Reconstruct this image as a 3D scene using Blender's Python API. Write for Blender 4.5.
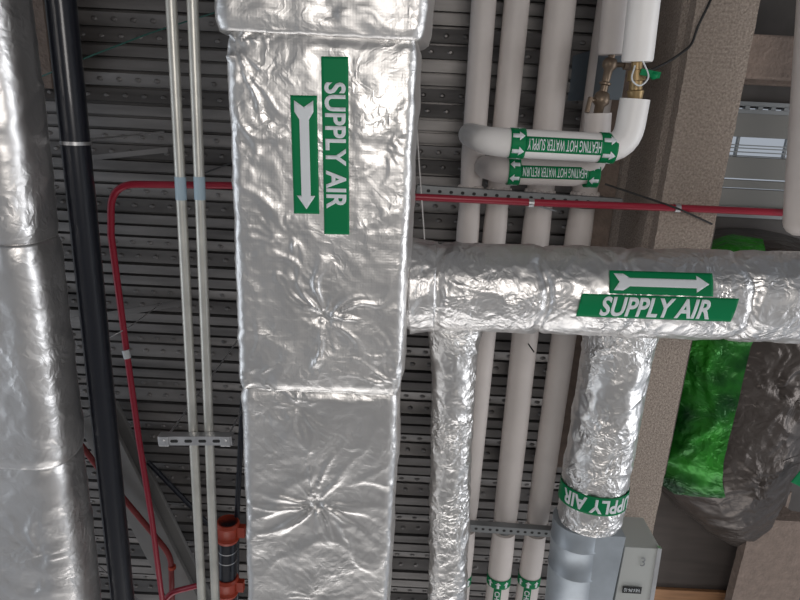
import bpy, bmesh, math, random
import numpy as np
from mathutils import Vector, Matrix, noise

random.seed(7)
for o in list(bpy.data.objects):
    bpy.data.objects.remove(o)
scene = bpy.context.scene
C = scene.collection

# ------------------------------------------------------------------ camera
F = 620.0
PITCH = math.radians(72.6)
ROLL = math.radians(2.9)
CAM = Vector((0, 0, 1.5))
fwd = Vector((0, math.cos(PITCH), math.sin(PITCH)))
right0 = Vector((1, 0, 0))
up0 = right0.cross(fwd)
RT = (right0 * math.cos(ROLL) + up0 * math.sin(ROLL))
UP = (up0 * math.cos(ROLL) - right0 * math.sin(ROLL))
cd = bpy.data.cameras.new('camera')
cam = bpy.data.objects.new('camera', cd)
C.objects.link(cam)
cd.sensor_fit = 'HORIZONTAL'
cd.sensor_width = 36.0
cd.lens = F / 800 * 36.0
cd.clip_start = 0.05
M = Matrix((RT, UP, -fwd)).transposed().to_4x4()
M.translation = CAM
cam.matrix_world = M
scene.camera = cam

# ------------------------------------------------------------------ light
scene.view_settings.view_transform = 'Standard'
scene.view_settings.look = 'None'
scene.view_settings.gamma = 1.0
scene.view_settings.exposure = 0.0
w = bpy.data.worlds.new('world')
scene.world = w
w.use_nodes = True
wn = w.node_tree.nodes
wn['Background'].inputs[0].default_value = (0.80, 0.88, 1.0, 1)
wn['Background'].inputs[1].default_value = 0.42


def area(name, loc, target, sx, sy, power, col):
    l = bpy.data.lights.new(name, 'AREA')
    l.shape = 'RECTANGLE'
    l.size = sx
    l.size_y = sy
    l.energy = power
    l.color = col
    o = bpy.data.objects.new(name, l)
    C.objects.link(o)
    o.location = loc
    o.rotation_euler = (Vector(target) - Vector(loc)).to_track_quat('-Z', 'Y').to_euler()
    return o


area('fill_light_right', (7.0, 1.5, 1.6), (0, 1.5, 2.6), 5.0, 2.0, 170, (0.95, 0.97, 1.0))  # added fill from the right; no window is built there
area('fill_light_left', (-7.0, 2.0, 1.6), (0, 1.5, 2.6), 5.0, 2.4, 75, (0.85, 0.92, 1.0))  # weaker added fill from the left, no real opening behind it
area('fill_light_front', (0.5, 10.0, 1.6), (0, 2.0, 2.6), 9.0, 2.4, 230, (1.0, 0.97, 0.94))  # added forward fill that brightens the far foil; not an actual window
area('fill_light_low', (0.35, -0.4, 0.35), (0.2, 0.7, 4.0), 1.1, 1.1, 32, (1.0, 0.95, 0.90))  # added unseen lamp near the floor, lifts the lower pipes and foil glints


# ------------------------------------------------------------------ helpers
def at(px, py, h):
    """point of the horizontal plane h metres above the lens, on the ray of a pixel"""
    d = fwd + RT * ((px - 400) / F) + UP * ((300 - py) / F)
    return CAM + d * (h / d.z)


def tag(o, label=None, cat=None, group=None, kind=None):
    if label: o['label'] = label
    if cat: o['category'] = cat
    if group: o['group'] = group
    if kind: o['kind'] = kind
    return o


def thing(name, label, cat, loc=(0, 0, 0), group=None):
    o = bpy.data.objects.new(name, None)
    o.empty_display_size = 0.1
    C.objects.link(o)
    o.location = loc
    return tag(o, label, cat, group)


def mesh_obj(name, verts, faces, mat, parent=None, smooth=True):
    me = bpy.data.meshes.new(name)
    me.from_pydata([tuple(v) for v in verts], [], faces)
    me.validate()
    me.update()
    if mat: me.materials.append(mat)
    if smooth:
        me.polygons.foreach_set('use_smooth', [True] * len(me.polygons))
    o = bpy.data.objects.new(name, me)
    C.objects.link(o)
    if parent:
        o.parent = parent
        bloc = parent.location.copy()
        pp = parent.parent
        while pp:
            bloc += pp.location
            pp = pp.parent
        me.transform(Matrix.Translation(-bloc))
    return o


class MB:
    def __init__(s):
        s.v = []; s.f = []

    def add(s, vs, fs):
        n = len(s.v)
        s.v += [Vector(v) for v in vs]
        s.f += [tuple(i + n for i in f) for f in fs]
        return s

    def box(s, lo, hi, rot=0.0, piv=None):
        x0, y0, z0 = lo; x1, y1, z1 = hi
        vs = [Vector(p) for p in ((x0,y0,z0),(x1,y0,z0),(x1,y1,z0),(x0,y1,z0),(x0,y0,z1),(x1,y0,z1),(x1,y1,z1),(x0,y1,z1))]
        if rot:
            c = Vector(piv) if piv is not None else (Vector(lo) + Vector(hi)) / 2
            R = Matrix.Rotation(rot, 3, 'Z')
            vs = [c + R @ (v - c) for v in vs]
        return s.add(vs, [(0,3,2,1),(4,5,6,7),(0,1,5,4),(1,2,6,5),(2,3,7,6),(3,0,4,7)])

    def hexa(s, b, t):
        """solid from bottom quad b and top quad t"""
        return s.add(list(b) + list(t), [(0,3,2,1),(4,5,6,7),(0,1,5,4),(1,2,6,5),(2,3,7,6),(3,0,4,7)])

    def bar(s, a, b, w_, h_, upv=(0, 0, 1)):
        a = Vector(a); b = Vector(b)
        d = (b - a).normalized()
        sd = d.cross(Vector(upv)).normalized()
        u = sd.cross(d).normalized()
        q = [-sd * w_ / 2 - u * h_ / 2, sd * w_ / 2 - u * h_ / 2, sd * w_ / 2 + u * h_ / 2, -sd * w_ / 2 + u * h_ / 2]
        return s.add([a + k for k in q] + [b + k for k in q], [(0,3,2,1),(4,5,6,7),(0,1,5,4),(1,2,6,5),(2,3,7,6),(3,0,4,7)])

    def tube(s, pts, r, n=16, cap=True):
        pts = [Vector(p) for p in pts]
        rs = r if isinstance(r, (list, tuple)) else [r] * len(pts)
        fr = frames(pts)
        base = len(s.v)
        for (p, t, u, v), rr in zip(fr, rs):
            for k in range(n):
                a = 2 * math.pi * k / n
                s.v.append(p + (u * math.cos(a) + v * math.sin(a)) * rr)
        for i in range(len(pts) - 1):
            for k in range(n):
                k2 = (k + 1) % n
                s.f.append((base + i*n + k, base + i*n + k2, base + (i+1)*n + k2, base + (i+1)*n + k))
        if cap:
            s.f.append(tuple(base + k for k in range(n))[::-1])
            s.f.append(tuple(base + (len(pts)-1)*n + k for k in range(n)))
        return s

    def ball(s, c, r, n=12):
        c = Vector(c)
        pts = []; rs = []
        for i in range(n // 2 + 1):
            a = math.pi * i / (n // 2)
            pts.append(c + Vector((0, 0, -math.cos(a) * r))); rs.append(max(1e-4, math.sin(a) * r))
        return s.tube(pts, rs, n)

    def build(s, name, mat, parent=None, smooth=False, bevel=0):
        o = mesh_obj(name, s.v, s.f, mat, parent, smooth)
        if smooth:
            try:
                o.data.set_sharp_from_angle(angle=math.radians(45))
            except Exception:
                pass
        if bevel:
            m = o.modifiers.new('bevel', 'BEVEL'); m.width = bevel; m.segments = 2; m.limit_method = 'ANGLE'
        return o


def frames(pts):
    out = []
    t0 = (pts[1] - pts[0]).normalized()
    u = Vector((0, 0, -1))
    if abs(u.dot(t0)) > 0.9: u = Vector((0, -1, 0))
    u = (u - t0 * u.dot(t0)).normalized()
    for i, p in enumerate(pts):
        if i == 0: t = pts[1] - pts[0]
        elif i == len(pts) - 1: t = pts[-1] - pts[-2]
        else: t = (pts[i+1] - pts[i]).normalized() + (pts[i] - pts[i-1]).normalized()
        t.normalize()
        u = (u - t * u.dot(t)).normalized()
        out.append((p, t, u.copy(), t.cross(u)))
    return out


def round_path(pts, rad, n=8):
    """polyline with its inner corners rounded"""
    pts = [Vector(p) for p in pts]
    out = [pts[0]]
    for i in range(1, len(pts) - 1):
        a = pts[i-1] - pts[i]; b = pts[i+1] - pts[i]
        d = min(rad, a.length * .49, b.length * .49)
        p0 = pts[i] + a.normalized() * d; p2 = pts[i] + b.normalized() * d
        for k in range(n + 1):
            t = k / n
            out.append(p0 * (1-t)**2 + pts[i] * 2*t*(1-t) + p2 * t*t)
    out.append(pts[-1])
    return out


def resample(pts, step):
    pts = [Vector(p) for p in pts]
    L = [0]
    for a, b in zip(pts, pts[1:]): L.append(L[-1] + (b - a).length)
    n = max(2, int(L[-1] / step))
    out = []; j = 0
    for i in range(n + 1):
        s_ = L[-1] * i / n
        while j < len(L) - 2 and L[j+1] < s_: j += 1
        t = (s_ - L[j]) / max(1e-9, L[j+1] - L[j])
        out.append(pts[j].lerp(pts[j+1], t))
    return out


# ------------------------------------------------------------------ materials
def mat(name, col, rough=0.5, metal=0.0, bump=0.0, bscale=40, var=0.0, vscale=3, coat=0, vstretch=(1, 1, 1)):
    m = bpy.data.materials.new(name)
    m.use_nodes = True
    N = m.node_tree.nodes; L = m.node_tree.links
    b = N['Principled BSDF']
    b.inputs['Base Color'].default_value = (*col, 1)
    b.inputs['Roughness'].default_value = rough
    b.inputs['Metallic'].default_value = metal
    if coat: b.inputs['Coat Weight'].default_value = coat
    tc = N.new('ShaderNodeTexCoord')
    if var:
        mp = N.new('ShaderNodeMapping'); mp.inputs['Scale'].default_value = vstretch
        L.new(tc.outputs['Object'], mp.inputs[0])
        nz = N.new('ShaderNodeTexNoise'); nz.inputs['Scale'].default_value = vscale; nz.inputs['Detail'].default_value = 6
        L.new(mp.outputs[0], nz.inputs['Vector'])
        cr = N.new('ShaderNodeValToRGB')
        cr.color_ramp.elements[0].position = .3; cr.color_ramp.elements[1].position = .7
        cr.color_ramp.elements[0].color = (*[c * (1 - var) for c in col], 1)
        cr.color_ramp.elements[1].color = (*[min(1, c * (1 + var)) for c in col], 1)
        L.new(nz.outputs['Fac'], cr.inputs[0]); L.new(cr.outputs[0], b.inputs['Base Color'])
    if bump:
        nz = N.new('ShaderNodeTexNoise'); nz.inputs['Scale'].default_value = bscale; nz.inputs['Detail'].default_value = 5
        L.new(tc.outputs['Object'], nz.inputs['Vector'])
        bp = N.new('ShaderNodeBump'); bp.inputs['Strength'].default_value = bump; bp.inputs['Distance'].default_value = 0.01
        L.new(nz.outputs['Fac'], bp.inputs['Height']); L.new(bp.outputs[0], b.inputs['Normal'])
    return m


def foil_mat(name, col, rough, fine, coarse, grid=0.0, cscale=16, metal=1.0, crease=.3):
    """aluminium foil facing: crumple facets + fine creases + scrim grid"""
    m = bpy.data.materials.new(name)
    m.use_nodes = True
    N = m.node_tree.nodes; L = m.node_tree.links
    b = N['Principled BSDF']
    b.inputs['Base Color'].default_value = (*col, 1)
    b.inputs['Metallic'].default_value = metal
    b.inputs['Roughness'].default_value = rough
    tc = N.new('ShaderNodeTexCoord')
    warp = N.new('ShaderNodeTexNoise'); warp.inputs['Scale'].default_value = 5; warp.inputs['Detail'].default_value = 3
    L.new(tc.outputs['Object'], warp.inputs['Vector'])
    mx = N.new('ShaderNodeVectorMath'); mx.operation = 'SCALE'; mx.inputs['Scale'].default_value = 0.22
    L.new(warp.outputs['Color'], mx.inputs[0])
    ad = N.new('ShaderNodeVectorMath'); ad.operation = 'ADD'
    L.new(tc.outputs['Object'], ad.inputs[0]); L.new(mx.outputs[0], ad.inputs[1])
    v1 = N.new('ShaderNodeTexVoronoi'); v1.inputs['Scale'].default_value = cscale; v1.distance = 'MANHATTAN'
    v2 = N.new('ShaderNodeTexVoronoi'); v2.inputs['Scale'].default_value = cscale * 2.7; v2.distance = 'CHEBYCHEV'
    n1 = N.new('ShaderNodeTexNoise'); n1.inputs['Scale'].default_value = cscale * 1.1; n1.inputs['Detail'].default_value = 5
    n1.noise_type = 'RIDGED_MULTIFRACTAL'
    for t in (v1, v2, n1): L.new(ad.outputs[0], t.inputs['Vector'])
    # creasing comes and goes over the sheet
    pn = N.new('ShaderNodeTexNoise'); pn.inputs['Scale'].default_value = 3.5; pn.inputs['Detail'].default_value = 2
    L.new(tc.outputs['Object'], pn.inputs['Vector'])
    pm = N.new('ShaderNodeMapRange'); pm.inputs['From Min'].default_value = .36; pm.inputs['From Max'].default_value = .62
    pm.inputs['To Min'].default_value = .12; pm.inputs['To Max'].default_value = 1.0
    L.new(pn.outputs['Fac'], pm.inputs[0])
    prev = None
    for t, s_, d_, sock in ((v1, coarse, 0.02, 'Distance'), (v2, fine, 0.008, 'Distance'), (n1, crease, 0.006, 'Fac')):
        bp = N.new('ShaderNodeBump'); bp.inputs['Distance'].default_value = d_
        mu = N.new('ShaderNodeMath'); mu.operation = 'MULTIPLY'; mu.inputs[1].default_value = min(1, s_)
        L.new(pm.outputs[0], mu.inputs[0]); L.new(mu.outputs[0], bp.inputs['Strength'])
        L.new(t.outputs[sock], bp.inputs['Height'])
        if prev: L.new(prev.outputs[0], bp.inputs['Normal'])
        prev = bp
    if grid:
        for ax in ('X', 'Y'):
            wv = N.new('ShaderNodeTexWave'); wv.bands_direction = ax; wv.inputs['Scale'].default_value = 32
            wv.inputs['Distortion'].default_value = 0.6
            L.new(tc.outputs['Object'], wv.inputs['Vector'])
            bp = N.new('ShaderNodeBump'); bp.inputs['Strength'].default_value = grid; bp.inputs['Distance'].default_value = 0.002
            L.new(wv.outputs['Fac'], bp.inputs['Height']); L.new(prev.outputs[0], bp.inputs['Normal'])
            prev = bp
    L.new(prev.outputs[0], b.inputs['Normal'])
    # slight soiling
    nz = N.new('ShaderNodeTexNoise'); nz.inputs['Scale'].default_value = 3
    L.new(tc.outputs['Object'], nz.inputs['Vector'])
    mr = N.new('ShaderNodeMapRange'); mr.inputs['To Min'].default_value = rough * .75; mr.inputs['To Max'].default_value = rough * 1.5
    L.new(nz.outputs['Fac'], mr.inputs[0]); L.new(mr.outputs[0], b.inputs['Roughness'])
    return m


FOIL_FLAT = foil_mat('foil_facing_smooth', (.77, .755, .74), .37, .42, .10, grid=.03, cscale=10, crease=.5)
FOIL = foil_mat('foil_facing_crumpled', (.76, .745, .73), .36, .75, .40, cscale=19, crease=.9)
FOIL_L = foil_mat('foil_facing_left', (.78, .765, .755), .37, .4, .16, cscale=9, crease=.4)
FOIL_B = foil_mat('foil_facing_branch', (.76, .745, .735), .36, .55, .18, cscale=17, crease=.8)
FOIL_DARK = foil_mat('foil_dark_reflection', (.085, .070, .062), .33, .5, .35, cscale=9, metal=.55, crease=.6)  # foil mirroring dark surroundings; that darkness is put into the base colour
PATCH_GREEN = foil_mat('green_patch', (.03, .36, .03), .32, .6, .6, cscale=14, metal=.35)
_N = PATCH_GREEN.node_tree.nodes; _L = PATCH_GREEN.node_tree.links
_n = _N.new('ShaderNodeTexNoise'); _n.inputs['Scale'].default_value = 3.0; _n.inputs['Detail'].default_value = 5
_c = _N.new('ShaderNodeValToRGB')
_c.color_ramp.elements[0].position = .42; _c.color_ramp.elements[0].color = (.0, .045, .008, 1)
_c.color_ramp.elements[1].position = .78; _c.color_ramp.elements[1].color = (.05, .46, .03, 1)
_t = _N.new('ShaderNodeTexCoord')
_L.new(_t.outputs['Object'], _n.inputs['Vector'])
_L.new(_n.outputs['Fac'], _c.inputs[0]); _L.new(_c.outputs[0], _N['Principled BSDF'].inputs['Base Color'])
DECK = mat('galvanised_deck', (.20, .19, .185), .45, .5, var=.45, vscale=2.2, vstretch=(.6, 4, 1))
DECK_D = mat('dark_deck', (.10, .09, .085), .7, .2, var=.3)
PVC = mat('white_pvc_jacket', (.86, .835, .815), .42, var=.04, vscale=6, bump=.06, bscale=8)
PVC_G = mat('white_pipe_insulation', (.66, .605, .575), .5, var=.06, vscale=5, bump=.08, bscale=9)
GREEN = mat('green_vinyl', (.0, .19, .065), .5)
GREEN.node_tree.nodes['Principled BSDF'].inputs['Specular IOR Level'].default_value = .2
WHITE = mat('white_vinyl_print', (.70, .73, .75), .5)
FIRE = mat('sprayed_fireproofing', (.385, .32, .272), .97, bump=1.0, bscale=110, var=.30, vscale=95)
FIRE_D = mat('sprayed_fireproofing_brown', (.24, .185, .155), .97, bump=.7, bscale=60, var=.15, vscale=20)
BLACK = mat('black_steel_pipe', (.012, .014, .022), .28, .1, coat=.3)
RED = mat('red_sprinkler_pipe', (.34, .018, .04), .35)
ORANGE = mat('red_orange_coupling', (.42, .05, .02), .5)
GALV = mat('galvanised_steel', (.62, .62, .63), .36, .85, var=.12, vscale=14)
GALV_B = mat('galvanised_sheet', (.40, .44, .48), .48, .6, var=.10, vscale=10)
EMT = mat('galvanised_conduit', (.66, .65, .60), .38, .55, var=.12, vscale=9)
STRUT = mat('strut_steel', (.24, .25, .255), .5, .4, var=.1)
DARKHOLE = mat('dark_slot', (.02, .02, .02), .8)
BLUE = mat('pale_blue_sleeve', (.40, .52, .60), .5)
BRASS = mat('brass', (.34, .24, .12), .45, .7)
BRONZE = mat('bronze_valve', (.22, .165, .12), .45, .7)
WIRE = mat('dark_cable', (.02, .02, .02), .5)
TEAL = mat('teal_wire', (.03, .12, .10), .6)
STEELWIRE = mat('thin_steel_wire', (.5, .5, .5), .4, .8)
PANEL = mat('dark_brown_board', (.085, .07, .063), .8, var=.15, vscale=3, vstretch=(1, 6, 1))
WOOD = mat('bare_wood', (.42, .22, .11), .7, var=.2, vscale=4, vstretch=(1, 14, 1))
GREY = mat('grey_painted_sheet', (.22, .215, .20), .7)
BOXGREY = mat('grey_box_paint', (.46, .47, .45), .55, .2)
FLOORM = mat('concrete_floor', (.46, .445, .43), .8, var=.25, vscale=.8, bump=.1)
BLOCK = mat('added_wall_dark', (.20, .19, .18), .9, var=.2)


# ------------------------------------------------------------------ foil shapes
def crumple(p, s1, s2=0.0):
    q = p + noise.noise_vector(p * 6.0) * 0.04
    d = noise.voronoi(q * s1)[0]
    v = (d[0] - .35)
    v += 0.8 * noise.noise(p * s1 * .35)
    v += .7 * max(0, 1 - 7 * abs(noise.noise(q * s1 * .3 + Vector((7, 3, 1)))))
    if s2:
        d2 = noise.voronoi(q * s2)[0]
        v += .3 * (d2[0] - .35)
    return v


def foil_tube(name, path, rad, amp, m, parent, s1=16, s2=45, step=.007, rings=None, extra=None, arc=None):
    """foil-wrapped round duct; rad may be a function of the fraction along the path"""
    pts = resample(path, step)
    fr = frames(pts)
    r0 = rad(0.5) if callable(rad) else rad
    n = int(2 * math.pi * r0 / step)
    a0, a1 = arc if arc else (0, 2 * math.pi)
    if arc: n = int(r0 * (a1 - a0) / step)
    vs = []; fs = []
    N = len(pts)
    K = n + 1 if arc else n
    for i, (p, t, u, v) in enumerate(fr):
        fl = i / (N - 1)
        rr = rad(fl) if callable(rad) else rad
        for k in range(K):
            a = a0 + (a1 - a0) * k / n
            d = u * math.cos(a) + v * math.sin(a)
            q = p + d * rr
            e = amp * crumple(q, s1, s2)
            if extra: e += extra(fl, a, q)
            vs.append(q + d * e)
    for i in range(N - 1):
        for k in range(n):
            k2 = (k + 1) if arc else (k + 1) % n
            fs.append((i*K + k, (i+1)*K + k, (i+1)*K + k2, i*K + k2))
    if not arc:
        fs.append(tuple(range(n)))
        fs.append(tuple((N-1)*n + k for k in range(n))[::-1])
    return mesh_obj(name, vs, fs, m, parent)


def star(q, c, A, reach, k, seed):
    dx = q.x - c.x; dy = q.y - c.y
    r = math.hypot(dx, dy)
    if r > reach * 4: return 0.0
    th = math.atan2(dy, dx)
    th += .5 * noise.noise(Vector((r * 7, seed, 0)))
    w_ = noise.noise(Vector((math.cos(th) * k * .7, math.sin(th) * k * .7, seed + r * 2.5)))
    am = .55 + 1.3 * noise.noise(Vector((math.cos(th) * 1.3, math.sin(th) * 1.3, seed * 2.7 + r * 2)))
    w2 = max(0.0, 1 - abs(w_) * 5.5) * max(0.0, am) * 1.3 - .25
    return A * math.exp(-r / reach) * w2 * min(1, r / .03) - A * .8 * math.exp(-(r / .03) ** 2)


def rect_foil(name, y0, y1, x0f, x1f, zb, zt, cr, amp, m, parent, stars=(), flats=(), bulge=0.0, s1=9, s2=30, step=.0075, endpinch=.0, pinch0=None):
    """foil-wrapped rectangular duct running along Y, rounded corners"""
    if pinch0 is None: pinch0 = endpinch
    ny = max(4, int((y1 - y0) / step))
    prof = []
    W = 1.0
    def loop(x0, x1):
        cx = (x0 + x1) / 2; cz = (zb + zt) / 2; hx = (x1 - x0) / 2; hz = (zt - zb) / 2
        out = []
        def seg(p, q, st):
            n = max(1, int((Vector(q) - Vector(p)).length / st))
            for i in range(n): out.append(tuple(Vector(p).lerp(Vector(q), i / n)))
        def arc(cx_, cz_, a0, a1):
            n = 6
            for i in range(n):
                a = a0 + (a1 - a0) * i / n
                out.append((cx_ + cr * math.cos(a), cz_ + cr * math.sin(a)))
        nb = max(2, int((2 * hx0 - 2 * cr) / step)); ns = max(2, int((2 * hz - 2 * cr) / .02)); nt = 8
        def segn(p, q, n):
            for i in range(n): out.append((p[0] + (q[0]-p[0]) * i / n, p[1] + (q[1]-p[1]) * i / n))
        segn((cx - hx + cr, cz - hz), (cx + hx - cr, cz - hz), nb)
        arc(cx + hx - cr, cz - hz + cr, -math.pi / 2, 0)
        segn((cx + hx, cz - hz + cr), (cx + hx, cz + hz - cr), ns)
        arc(cx + hx - cr, cz + hz - cr, 0, math.pi / 2)
        segn((cx + hx - cr, cz + hz), (cx - hx + cr, cz + hz), nt)
        arc(cx - hx + cr, cz + hz - cr, math.pi / 2, math.pi)
        segn((cx - hx, cz + hz - cr), (cx - hx, cz - hz + cr), ns)
        arc(cx - hx + cr, cz - hz + cr, math.pi, 1.5 * math.pi)
        return out, cx, cz, hx, hz
    hx0 = (x1f(0) - x0f(0)) / 2
    vs = []; fs = []; n = None
    for j in range(ny + 1):
        t = j / ny
        y = y0 + (y1 - y0) * t
        lp, cx, cz, hx, hz = loop(x0f(t), x1f(t))
        if n is None: n = len(lp)
        pin = pinch0 * math.exp(-((y - y0) / .025) ** 2) + endpinch * math.exp(-((y1 - y) / .025) ** 2)
        for (x, z) in lp:
            dx = (x - cx) / hx; dz = (z - cz) / hz
            # outward direction
            ex = max(0, abs(x - cx) - (hx - cr)); ez = max(0, abs(z - cz) - (hz - cr))
            d = Vector((math.copysign(ex, dx), 0, math.copysign(ez, dz)))
            d = d.normalized() if d.length > 1e-9 else Vector((0, 0, -1))
            p = Vector((x, y, z))
            e = amp * crumple(p, s1, s2)
            if d.z < -.5:
                for (c, A, reach, k, seed) in stars: e += star(p, c, A, reach, k, seed)
                f = 1.0
                for (fx0, fx1, fy0, fy1) in flats:
                    gx = max(fx0 - x, x - fx1, 0) / .03; gy = max(fy0 - y, y - fy1, 0) / .03
                    f = min(f, min(1, math.hypot(gx, gy)))
                e = e * (.12 + .88 * f) if f < 1 else e
            if abs(d.x) > .5:
                e += bulge * (1 - dz * dz)
            vs.append(p + d * (e - pin))
    for j in range(ny):
        for k in range(n):
            k2 = (k + 1) % n
            fs.append((j*n + k, j*n + k2, (j+1)*n + k2, (j+1)*n + k))
    fs.append(tuple(range(n))[::-1])
    fs.append(tuple(ny*n + k for k in range(n)))
    return mesh_obj(name, vs, fs, m, parent)


# ------------------------------------------------------------------ lettering
def text2d(body, w_, h_, shear=0.0, bold=0.0):
    cu = bpy.data.curves.new('t', 'FONT')
    cu.body = body; cu.align_x = 'CENTER'; cu.align_y = 'CENTER'; cu.size = 1.0
    cu.offset = bold; cu.resolution_u = 4
    o = bpy.data.objects.new('t', cu); C.objects.link(o)
    dg = bpy.context.evaluated_depsgraph_get()
    me = bpy.data.meshes.new_from_object(o.evaluated_get(dg))
    vs = np.array([v.co[:2] for v in me.vertices]); fs = [tuple(p.vertices) for p in me.polygons]
    bpy.data.objects.remove(o); bpy.data.meshes.remove(me); bpy.data.curves.remove(cu)
    lo = vs.min(0); hi = vs.max(0)
    vs = (vs - (lo + hi) / 2) / (hi - lo) * np.array([w_, h_])
    vs[:, 0] += vs[:, 1] * shear
    return [tuple(v) for v in vs], fs


ARROW = [(-.5, -.5), (-.40, -.5), (-.33, -.25), (.37, -.25), (.37, -.5), (.5, 0), (.37, .5), (.37, .25), (-.33, .25), (-.40, .5), (-.5, .5), (-.44, 0)]
SHORT_ARROW = [(-.5, -.22), (.05, -.22), (.05, -.5), (.5, 0), (.05, .5), (.05, .22), (-.5, .22)]


def poly2d(pts, w_, h_, dx=0, dy=0):
    return [(x * w_ + dx, y * h_ + dy) for x, y in pts], [tuple(range(len(pts)))]


def decal(name, shape, mapper, off, m, parent, cuts=0.01, thick=0.0008):
    """2D shape sliced finely, then laid on a surface by mapper(u, v, off)"""
    vs, fs = shape
    bm = bmesh.new()
    bv = [bm.verts.new((x, y, 0)) for x, y in vs]
    for f in fs:
        try: bm.faces.new([bv[i] for i in f])
        except Exception: pass
    xs = [v[0] for v in vs]; ys = [v[1] for v in vs]
    for ax, lo, hi in ((0, min(xs), max(xs)), (1, min(ys), max(ys))):
        n = int((hi - lo) / cuts)
        for i in range(1, n + 1):
            co = [0, 0, 0]; no = [0, 0, 0]
            co[ax] = lo + (hi - lo) * i / (n + 1); no[ax] = 1
            bmesh.ops.bisect_plane(bm, geom=bm.verts[:] + bm.edges[:] + bm.faces[:], plane_co=co, plane_no=no, dist=1e-6)
    bm.verts.ensure_lookup_table()
    vv = [mapper(v.co.x, v.co.y, off) for v in bm.verts]
    bm.verts.index_update()
    ff = [tuple(v.index for v in f.verts) for f in bm.faces]
    bm.free()
    o = mesh_obj(name, vv, ff, m, parent, smooth=True)
    md = o.modifiers.new('thickness', 'SOLIDIFY'); md.thickness = thick; md.offset = 0
    return o


def flat_map(c, R, U, n):
    return lambda u, v, off: c + R * u + U * v + n * off


def cyl_map(c, axis, d0, r, mode, sgn=1.0):
    """mode 'axis': u runs along the axis, v round it; 'ring': u round it, v along the axis"""
    axis = axis.normalized()
    d0 = (d0 - axis * d0.dot(axis)).normalized()
    d1 = axis.cross(d0)
    def f(u, v, off):
        if mode == 'axis': s_, a = u, v
        else: s_, a = v, u
        th = a / r * sgn
        return c + axis * s_ + (d0 * math.cos(th) + d1 * math.sin(th)) * (r + off)
    return f


def rectshape(w_, h_, skew=0.0):
    return [(-w_/2 - skew, -h_/2), (w_/2 - skew, -h_/2), (w_/2 + skew, h_/2), (-w_/2 + skew, h_/2)], [(0, 1, 2, 3)]


# ================================================================== SETTING
ZF = 0.0
tag(MB().box((-14, -12, -.15), (14, 16, ZF)).build('floor', FLOORM), kind='structure')
tag(MB().box((-10, -9, 0), (10, -8.8, 5.2)).build('added_back_wall', BLOCK), kind='structure')  # unseen dark wall, added so foil reflects darkness from behind

# metal deck ceiling: ribs across, repeating along Y, rows of embossed dimples on the sloping webs
HD = 3.58
ZD = 1.5 + HD
deckx0, deckx1 = -4.2, at(640, 245, 3.5).x + .05
PER = .305
ystart = at(220, 51, HD).y          # a known flat start
prof = [(0, 0), (.052, 0), (.053, .05), (.067, .05), (.068, 0), (.120, 0), (.121, .06), (.136, .06),
        (.138, .008), (.204, .040), (.206, .08), (.217, .08), (.219, .040), (.287, .008), (.289, .06), (.304, .06)]
dk = MB()
i0 = int((-4.5 - ystart) / PER); i1 = int((7.0 - ystart) / PER)
line = []
for i in range(i0, i1):
    for (a, b) in prof: line.append((ystart + i * PER + a, ZD + b))
nb = len(line)
vv = [(deckx0, y, z) for y, z in line] + [(deckx1, y, z) for y, z in line]
dk.add(vv, [(i, i+1, nb+i+1, nb+i) for i in range(nb-1)])
tp = [(deckx0, line[0][0], ZD+.13), (deckx1, line[0][0], ZD+.13), (deckx1, line[-1][0], ZD+.13), (deckx0, line[-1][0], ZD+.13)]
dk.add(tp, [(0, 1, 2, 3)])
for i in range(i0, i1):
    if abs(ystart + i * PER - 1.5) > 3.6: continue
    for (c, sgn) in ((.172, 1), (.253, -1)):
        nx = int((deckx1 - deckx0) / .105)
        for k in range(nx):
            x = deckx0 + .05 + k * .105 + (0.02 if sgn > 0 else .05)
            y = ystart + i * PER + c; z = ZD + .023
            r = .016
            ring = [(x + r * math.cos(a) * 1.15, y + r * .75 * math.sin(a), z - .001 + sgn * .48 * r * .75 * math.sin(a)) for a in [math.pi * 2 * q / 8 for q in range(8)]]
            ring2 = [(x + .5 * r * math.cos(a), y + .4 * r * math.sin(a), z - .010) for a in [math.pi * 2 * q / 8 for q in range(8)]]
            dk.add(ring + ring2, [(q, (q+1) % 8, 8 + (q+1) % 8, 8 + q) for q in range(8)] + [tuple(range(8, 16))])
tag(dk.build('ceiling', DECK), kind='structure')

# main fireproofed beam along Y : flanges and web, edge slightly ragged
HB = 2.90
bxr = at(712, 240, HB).x; bxl = at(655, 240, HB).x
by0, by1 = -4.0, at(640, 552, HB).y
def ibeam(name, xl, xr, y0, y1, zb, zt, m, web=.10, fl=.07):
    ny = max(2, int((y1 - y0) / .03))
    cx = (xl + xr) / 2
    P = [(xl, zb), (xr, zb), (xr, zb + fl), (cx + web/2 + .03, zb + fl + .04), (cx + web/2, zt - fl - .06), (xr, zt - fl), (xr, zt), (xl, zt), (xl, zt - fl),
         (cx - web/2, zt - fl - .06), (cx - web/2 - .03, zb + fl + .04), (xl, zb + fl)]
    n = len(P); vs = []; fs = []
    for j in range(ny + 1):
        y = y0 + (y1 - y0) * j / ny
        for k, (x, z) in enumerate(P):
            q = Vector((x, y, z)); e = .003 * noise.noise(q * 9) + .003 * noise.noise(q * 50)
            if z >= zt - 1e-6: e = 0
            vs.append((x + math.copysign(1, x - cx) * e, y, z - abs(e) * .6))
    for j in range(ny):
        for k in range(n):
            k2 = (k+1) % n
            fs.append((j*n+k, j*n+k2, (j+1)*n+k2, (j+1)*n+k))
    fs.append(tuple(range(n))[::-1]); fs.append(tuple(ny*n+k for k in range(n)))
    return mesh_obj(name, vs, fs, m, None, smooth=False)
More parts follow.
